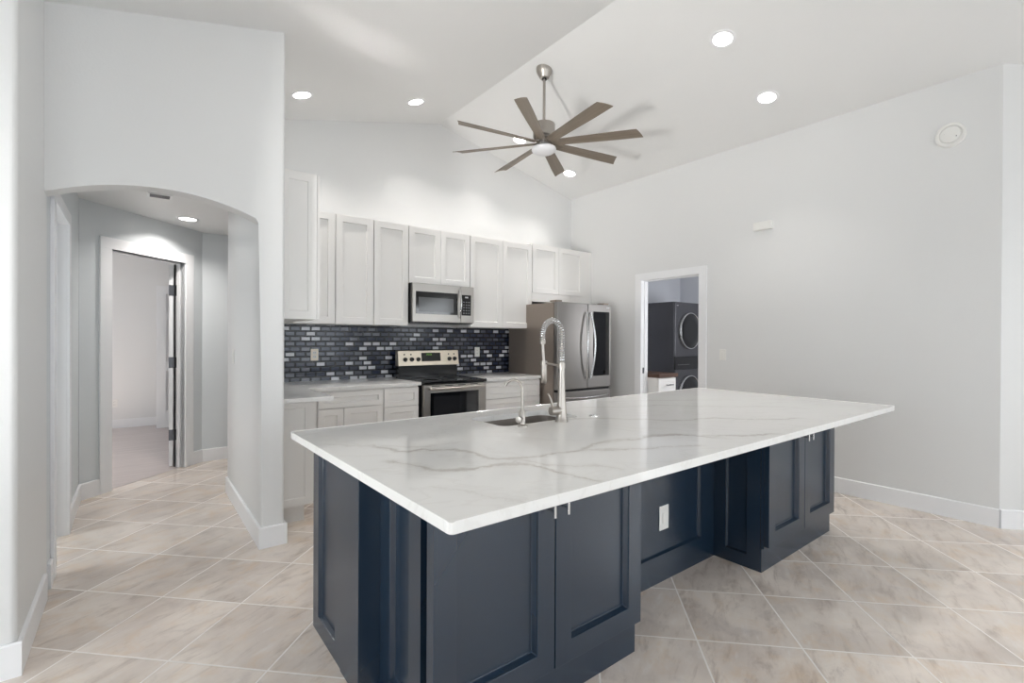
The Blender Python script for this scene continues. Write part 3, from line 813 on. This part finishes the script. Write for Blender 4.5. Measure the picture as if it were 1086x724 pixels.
# upper cabinets
UF = 4.54
def upper(label, x0, x1, doors, z0=1.475, z1=2.50, group='white shaker wall cabinets over the worktop', yb=BY - .002, dz0=None, extra=None):
    c = thing('wall_cabinet', label, 'cabinet', ((x0 + x1) / 2, (UF + yb) / 2, z0), group=group)
    bx(x0, x1, UF + .021, yb, z0, z1).build('carcass', M_WHITE, c)
    for a, b in doors:
        MB(facing('-y', 0, UF)).shaker(a, b, (z0 if dz0 is None else dz0) + .002, z1 - .004, .02, .062, .014, bead=.005).build('door', M_WHITE, c, bevel=.0012)
    return c
upper('narrow partly hidden white wall cabinet in the kitchen corner', 1.10, 1.457, [(1.105, 1.454)])
upper('white wall cabinet with one door, second from the kitchen corner', 1.459, 1.823, [(1.462, 1.820)])
upper('white one-door wall cabinet directly left of the microwave', 1.826, 2.192, [(1.829, 2.189)])
upper('short white two-door wall cabinet above the microwave', 2.195, 2.935, [(2.198, 2.564), (2.567, 2.932)], z0=1.915)
upper('white two-door wall cabinet between microwave and refrigerator', 2.938, 3.838, [(2.942, 3.387), (3.391, 3.835)])
uf = upper('short white two-door wall cabinet above the refrigerator', 3.842, 4.745, [(3.850, 4.286), (4.290, 4.735)], z0=1.81, z1=2.525, dz0=1.915)
bx(3.842, 4.745, UF + .004, UF + .021, 1.81, 1.912).build('filler_panel', M_WHITE, uf)
bx(4.745, 4.908, UF + .012, UF + .03, 1.81, 2.525).build('side_filler', M_WHITE, uf)
# wing wall upper with an end panel towards the room
wu = thing('wall_cabinet', 'white wall cabinet on the wing wall, end panel towards the room', 'cabinet', (.88, 3.9, 1.475), group='white shaker wall cabinets over the worktop')
bx(.768, 1.012, 3.585, 4.53, 1.475, 2.50).build('carcass', M_WHITE, wu)
MB(facing('-y', .768, 3.565)).shaker(0, .245, 1.475, 2.50, .02, .058, .006, bead=.004).build('end_panel', M_WHITE, wu, bevel=.001)
for a, b in ((3.572, 4.05), (4.054, 4.52)):
    MB(facing('+x', 1.036, 0)).shaker(a, b, 1.478, 2.497, .02, .062, .010, bead=.004).build('door', M_WHITE, wu, bevel=.001)

# ------------------------------------------------------------------ microwave
mwt = thing('microwave', 'stainless over-the-range microwave with black window and curved handle', 'microwave', (2.566, 4.66, 1.50))
X0, X1, Z0, Z1, MY = 2.2, 2.932, 1.508, 1.912, 4.455
bx(X0, X1, MY + .03, BY - .01, Z0, Z1).build('housing', M_BPLAST, mwt)
XD = 2.765
f = MB(); f.box(X0, XD - .002, MY, MY + .03, Z0 + .008, Z1 - .002).build('door', M_STEELH, mwt, bevel=.004)
bx(2.232, 2.722, MY - .003, MY, 1.598, 1.826).build('window_surround', M_BGLASS, mwt, bevel=.001)
bx(2.262, 2.672, MY - .0045, MY - .003, 1.62, 1.768).build('window', mat('grey_microwave_glass', srgb(74, 75, 76), .12), mwt)
bx(XD + .002, X1, MY, MY + .03, Z0 + .008, Z1 - .002).build('control_panel', M_STEELH, mwt, bevel=.004)
cp = bx(2.775, 2.892, MY - .003, MY, 1.597, 1.818).build('keypad', M_BGLASS, mwt)
k_ = MB()
for r_ in range(5):
    for q in range(3): k_.box(2.79 + q * .033, 2.81 + q * .033, MY - .0036, MY - .003, 1.615 + r_ * .03, 1.627 + r_ * .03)
k_.build('keys', M_DIMTXT, mwt)
bx(2.815, 2.855, MY - .0037, MY - .003, 1.785, 1.80).build('display', M_SILVER, mwt)
pts = [(2.742 , MY - .012 - .038 * math.sin(PI * i / 12), 1.565 + .30 * i / 12) for i in range(13)]
MB().tube(pts, .0085, 10).build('handle', M_CHROME, mwt, smooth=True)
v_ = MB()
for i in range(14): v_.box(2.25 + i * .045, 2.285 + i * .045, MY + .05, MY + .09, 1.505, 1.509)
v_.build('vent_grille', M_DARK, mwt)

# ------------------------------------------------------------------ range
rg = thing('range', 'stainless electric range with black glass cooktop and raised control panel', 'range', (2.56, 4.54, 0))
A0, A1, RY = 2.190, 2.930, 4.205
bx(A0 + .004, A1 - .004, RY + .045, 4.86, .02, .895).build('body', M_BPLAST, rg)
ctp = bx(A0 - .002, A1 + .004, RY - .005, 4.80, .897, .926).build('cooktop', M_BGLASS, rg, bevel=.007, seg=3)
for cx_, cy_, r_ in ((2.37, 4.38, .105), (2.74, 4.38, .085), (2.37, 4.64, .08), (2.74, 4.64, .105)):
    MB().lathe([(r_, 0), (r_, .0006), (r_ - .004, .0006), (r_ - .004, 0)], (cx_, cy_, .926), 40).build('burner_ring', M_DIMTXT, rg)
bx(A0 + .012, A1 - .008, 4.79, 4.862, .90, 1.052).build('back_riser', M_BPLAST, rg)
bp = MB(); bp.prism([(4.775, 1.050), (4.862, 1.050), (4.862, 1.215), (4.80, 1.215)], A0 + .006, A1 + .012, 'yz'); bp.build('control_panel', M_STEELW, rg, bevel=.004)
sl = (4.80 - 4.775) / .165
def ypan(z): return 4.775 + (z - 1.050) * sl
tilt = math.atan(sl)
def on_panel(x, z): return Matrix.Translation((x, ypan(z), z)) @ Matrix.Rotation(-tilt, 4, 'X')
MB(on_panel(2.588, 1.143)).box(-.118, .118, -.003, .002, -.048, .046).build('clock_panel', M_BGLASS, rg, bevel=.001)
g_ = MB(on_panel(2.560, 1.170))
for dx_ in (-.024, -.008, .012, .028):
    g_.box(dx_ - .005, dx_ + .005, -.0038, -.003, -.008, -.006).box(dx_ - .005, dx_ + .005, -.0038, -.003, .006, .008).box(dx_ + .0035, dx_ + .005, -.0038, -.003, -.006, .006)
g_.build('clock_digits', M_GREEN, rg)
for x in (2.275, 2.352, 2.430, 2.818, 2.887):
    kb = MB(on_panel(x, 1.118)); kb.lathe([(.024, 0), (.024, -.004), (.019, -.006), (.017, -.026), (0, -.027)], (0, 0, 0), 20, 'y')
    kb.box(-.0025, .0025, -.029, -.026, -.016, .016)
    kb.build('knob', M_KNOB, rg, smooth=True)
for x in (2.268, 2.346, 2.812, 2.882):
    MB(on_panel(x, 1.172)).lathe([(.009, 0), (.009, -.0012), (0, -.0014)], (0, 0, 0), 16, 'y').build('indicator', M_KNOB, rg)
od = bx(A0 + .006, A1 - .004, RY, RY + .045, .26, .889).build('oven_door', M_STEELH, rg, bevel=.004)
bx(2.268, 2.830, RY - .004, RY, .40, .812).build('oven_window_frame', M_BGLASS, od, bevel=.001)
bx(2.300, 2.795, RY - .0055, RY - .004, .45, .775).build('oven_window', mat('oven_glass', srgb(34, 34, 36), .05, spec=.8), od)
MB().tube([(A0 + .05, RY - .045, .858), (2.40, RY - .052, .855), (2.72, RY - .052, .855), (A1 - .05, RY - .045, .858)], .0115, 12).build('handle', M_STEELH, od, smooth=True)
for x in (A0 + .065, A1 - .065): bx(x - .012, x + .012, RY - .045, RY, .848, .868).build('handle_mount', M_STEELH, od)
for i in range(4): bx(2.28 + i * .15, 2.37 + i * .15, RY - .0015, RY + .001, .874, .881).build('vent_slot', M_DARK, od)
dr = bx(A0 + .006, A1 - .004, RY + .002, RY + .045, .06, .252).build('storage_drawer', M_STEELH, rg, bevel=.004)

# ------------------------------------------------------------------ refrigerator
fr = thing('refrigerator', 'stainless French-door refrigerator with dark glass panel and bowed handles', 'refrigerator', (4.22, 4.4, 0))
F0, F1, FYF = 3.760, 4.672, 4.0
bx(F0, F1, FYF + .065, 4.90, .03, 1.765).build('body', M_STEELD, fr, bevel=.003)
xm = 4.258
def fdoor(nm, x0, x1, z0, z1, m=M_STEEL):
    return bx(x0, x1, FYF, FYF + .058, z0, z1).build(nm, m, fr, bevel=.008, seg=3)
dl = fdoor('door', F0, xm - .003, .765, 1.772)
d2 = fdoor('door', xm + .003, F1, .765, 1.772)
bx(4.352, 4.640, FYF - .002, FYF, .905, 1.682).build('glass_panel', M_BGLASS, d2, bevel=.001, label='dark glass panel')
bx(F0 + .01, F1 - .01, FYF + .02, FYF + .06, .735, .765).build('door_gap', M_DARK, fr)
dw = fdoor('freezer_drawer', F0, F1, .40, .738)
dw2 = fdoor('freezer_drawer', F0, F1, .055, .392)
def bow(x, par, sgn):
    P = [(x + sgn * .028 * math.sin(PI * i / 16), FYF - .02 - .042 * math.sin(PI * i / 16), .880 + .79 * i / 16) for i in range(17)]
    h = MB(); h.tube(P, .012, 12)
    for z in (.892, 1.658): h.box(x - .012, x + .012, FYF - .022, FYF, z - .012, z + .012)
    h.build('handle', M_CHROME, par, smooth=True)
bow(xm - .035, dl, -1); bow(xm + .035, d2, 1)
for par, z in ((dw, .675), (dw2, .33)):
    P = [(F0 + .07 + .772 * i / 16, FYF - .015 - .04 * math.sin(PI * i / 16), z - .012 * math.sin(PI * i / 16)) for i in range(17)]
    MB().tube(P, .011, 10).build('handle', M_CHROME, par, smooth=True)
MB().lathe([(.009, 0), (.009, -.001), (0, -.001)], (4.60, FYF, 1.735), 16, 'y').build('badge', M_SILVER, d2)
bx(4.615, 4.64, FYF - .001, FYF, 1.729, 1.741).build('badge', M_SILVER, d2)
for x in (F0 + .01, F1 - .10): bx(x, x + .09, FYF + .03, FYF + .14, 1.772, 1.795).build('hinge_cover', M_STEELD, fr, bevel=.004)

# ------------------------------------------------------------------ laundry
lc = thing('laundry_cabinet', 'small white laundry cabinet with drawer and doors seen through the doorway', 'cabinet', (5.18, 3.9, 0))
bx(5.04, 5.405, 3.58, 4.20, .10, .875).build('carcass', M_WHITE, lc)
bx(5.04, 5.405, 3.64, 4.20, 0, .10).build('toe_kick', M_WHITE, lc)
dw_ = MB(facing('-y', 0, 3.56)).shaker(5.045, 5.40, .695, .868, .02, .04, .008, bead=.006).build('drawer', M_WHITE, lc)
bar_pull(dw_, 5.24, 3.56, .785, .785 + .13, m=M_HINGE, horizontal=True)
for a, b, hx in ((5.045, 5.22, 5.195), (5.224, 5.40, 5.25)):
    q = MB(facing('-y', 0, 3.56)).shaker(a, b, .115, .688, .02, .045, .008, bead=.006).build('door', M_WHITE, lc)
    bar_pull(q, hx, 3.56, .50, .64, m=M_HINGE)
bx(5.036, 5.43, 3.545, 4.22, .877, .925).build('wood_worktop', M_BUTCHER, bevel=.003, label='brown wood worktop on the laundry cabinet', category='countertop')
wt = thing('laundry_tower', 'dark stacked washer and dryer tower with two round doors, inside the laundry', 'washer', (6.37, 4.35, 0))
W0, W1, WY = 6.03, 6.72, 3.99
bx(W0, W1, WY + .02, 4.76, .02, 1.89).build('cabinet', M_BSTEEL, wt, bevel=.006)
bx(W0 + .004, W1 - .004, WY, WY + .03, 1.105, 1.888).build('dryer_front', M_BSTEEL, wt, bevel=.006)
bx(W0 + .004, W1 - .004, WY - .004, WY + .03, .925, 1.100).build('control_panel', M_BGLASS, wt, bevel=.004)
bx(W0 + .004, W1 - .004, WY, WY + .03, .03, .920).build('washer_front', M_BSTEEL, wt, bevel=.006)
for nm, z in (('dryer_door', 1.478), ('washer_door', .565)):
    dd = MB().lathe([(.262, 0), (.268, -.012), (.264, -.028), (.252, -.032), (.246, -.022), (0, -.022)], (6.392, WY, z), 56, 'y').build(nm, M_CHROME, wt, smooth=True, label='chrome ringed round door')
    MB().lathe([(.247, -.022), (.232, -.032), (.15, -.036), (0, -.038)], (6.392, WY, z), 48, 'y').build('glass', M_BGLASS, dd, smooth=True)
bx(6.07, 6.11, WY - .0015, WY, 1.832, 1.842).build('badge', M_SILVER, wt)
for i in range(6): bx(6.10 + i * .05, 6.125 + i * .05, WY - .0055, WY - .004, .985, .993).build('touch_key', M_DIMTXT, wt)

# ------------------------------------------------------------------ ceiling fan
fX, fYc = 2.932, 3.310
zf = zc(fX)
fan = thing('ceiling_fan', 'eight-blade brushed nickel ceiling fan with weathered taupe blades', 'ceiling fan', (fX, fYc, 2.98))
MB().lathe([(.028, -.082), (.040, -.078), (.066, -.030), (.072, -.012), (.074, 0.016)], (fX, fYc, zf), 36).build('canopy', M_NICKEL, fan, smooth=True)
rod = MB(); rod.lathe([(.0125, 3.30), (.0125, zf - .07)], (fX, fYc, 0), 16); rod.build('downrod', M_NICKEL, fan, smooth=True)
MB().lathe([(.022, zf - .092), (.022, zf - .078)], (fX, fYc, 0), 20).build('rod_collar', M_BPLAST, fan, smooth=True)
MB().lathe([(.018, 3.325), (.030, 3.312), (.095, 3.302), (.100, 3.295), (.100, 3.185), (.092, 3.175), (.06, 3.170)], (fX, fYc, 0), 40).build('motor_housing', M_NICKEL, fan, smooth=True)
MB().lathe([(.06, 3.175), (.075, 3.145), (.075, 3.105), (.05, 3.098), (.05, 3.08)], (fX, fYc, 0), 32).build('hub', M_CHROME, fan, smooth=True)
MB().lathe([(.085, 3.092), (.108, 3.084), (.112, 3.072), (.108, 3.058), (.085, 3.040), (.05, 3.027), (0, 3.022)], (fX, fYc, 0), 40).build('light_dome', M_DOME, fan, smooth=True)
def blade_mesh():
    b = MB()
    # local: x outward, y chord, pitched about x
    r0_, r1_, wr_, wt_ = .075, .845, .042, .058
    n_ = 10; top = []; bot = []
    th = .0055
    pitch = math.radians(-13)
    secs = []
    for i in range(n_ + 1):
        t_ = i / n_
        x = r0_ + (r1_ - r0_) * t_
        w2 = wr_ + (wt_ - wr_) * min(1, t_ * 1.3)
        secs.append((x, w2))
    rows = []
    for x, w2 in secs:
        row = []
        for j in range(5):
            c_ = -1 + 2 * j / 4
            xx = x + (.028 * c_ if x == secs[-1][0] else 0)
            y = c_ * w2; z = .006 * (1 - c_ * c_)
            row.append((xx, y * math.cos(pitch) - z * math.sin(pitch), y * math.sin(pitch) + z * math.cos(pitch)))
        rows.append(row)
    T_ = [[b._v((p[0], p[1], p[2] + th)) for p in row] for row in rows]
    B_ = [[b._v(p) for p in row] for row in rows]
    for G in (T_, B_):
        for i in range(n_):
            for j in range(4): b.bm.faces.new((G[i][j], G[i + 1][j], G[i + 1][j + 1], G[i][j + 1]))
    for i in range(n_):
        for j in (0, 4): b.bm.faces.new((T_[i][j], T_[i + 1][j], B_[i + 1][j], B_[i][j]))
    for i in (0, n_):
        for j in range(4): b.bm.faces.new((T_[i][j], T_[i][j + 1], B_[i][j + 1], B_[i][j]))
    bmesh.ops.recalc_face_normals(b.bm, faces=b.bm.faces)
    me = bpy.data.meshes.new('blade'); b.bm.to_mesh(me); b.bm.free(); me.materials.append(M_BLADE)
    return me
bm_ = blade_mesh()
for i in range(8):
    o = bpy.data.objects.new('blade', bm_); COL.objects.link(o); o.parent = fan
    o.location = (0, 0, 3.125 - 2.98); o.rotation_euler = (0, 0, math.radians(-8.5 + 45 * i))

# ------------------------------------------------------------------ recessed lights
def downlight(x, y, z, slope, label, power, group='recessed ceiling lights in the vaulted ceiling', spread=96):
    """slope: tilt of the ceiling about the Y axis"""
    t = thing('recessed_light', label, 'ceiling light', (x, y, z), group=group)
    M = Matrix.Translation((x, y, z)) @ Matrix.Rotation(slope, 4, 'Y')
    MB(M).lathe([(.070, -.0005), (.070, -.006), (.092, -.004), (.094, -.0005)], (0, 0, 0), 40).build('trim_ring', M_TRIM, t, smooth=True)
    MB(M).lathe([(.070, -.0005), (.070, -.005), (0, -.006)], (0, 0, 0), 40).build('lens', M_LENS, t)
    l = bpy.data.lights.new('recessed_lamp', 'AREA'); l.shape = 'DISK'; l.size = .13; l.energy = power; l.color = (1, .96, .92); l.spread = math.radians(spread)
    o = bpy.data.objects.new('recessed_lamp', l); COL.objects.link(o)
    o.matrix_world = M @ Matrix.Translation((0, 0, -.012))
sa_ = math.atan(.24)
PW = 5.2
for x, y, lb in ((1.113, 4.366, 'round recessed ceiling light nearest the arch wall, over the left cabinets'), (2.180, 4.369, 'round recessed ceiling light left of the fan, above the microwave'),
             (3.515, 4.395, 'round recessed ceiling light seen behind the left fan blades'), (4.363, 4.431, 'round recessed ceiling light below the fan, nearest the far right corner'),
             (3.549, 1.949, 'round recessed ceiling light nearest the top edge of the view'), (4.352, 1.980, 'round recessed ceiling light closest to the tall right wall, nearer the camera')):
    downlight(x, y, zc(x), -sa_ if x < RX else sa_, lb, PW)
downlight(.39, 5.565, 2.48, 0, 'round recessed light in the flat hall ceiling', 10.5, None, 135)
av = thing('air_vent', 'white ceiling air vent just behind the top of the arch', 'vent', (.15, 4.80, 2.47))
bx(.07, .23, 4.74, 4.86, 2.473, 2.48).build('frame', M_TRIM, av)
for i in range(5):
    bx(.085, .215, 4.757 + i * .021, 4.764 + i * .021, 2.470, 2.473).build('slat', M_DIMTXT, av)

# wall devices on the tall right wall
sp = thing('smoke_alarm', 'round white alarm disc high on the tall right wall', 'smoke alarm', (WX, .866, 2.82))
MB().lathe([(.092, 0), (.092, -.014), (.085, -.020), (.070, -.020), (.067, -.012), (.061, -.012), (.058, -.022), (.03, -.028), (0, -.029)], (WX, .866, 2.914), 44, 'x').build('housing', M_PLAST, sp, smooth=True)
for a, b in ((-.03, .01), (.035, -.02)):
    MB().lathe([(.004, -.027), (.004, -.02)], (WX, .866 - a, 2.914 + b), 10, 'x').build('indicator', M_DIMTXT, sp)
ch = thing('door_chime', 'small white rectangular chime box high on the right wall', 'chime', (WX, 2.26, 2.43))
bx(WX - .045, WX, 2.165, 2.345, 2.434, 2.515).build('housing', M_PLAST, ch, bevel=.006)
bx(WX - .048, WX - .045, 2.185, 2.325, 2.446, 2.503).build('cover', M_PLAST, ch, bevel=.001)
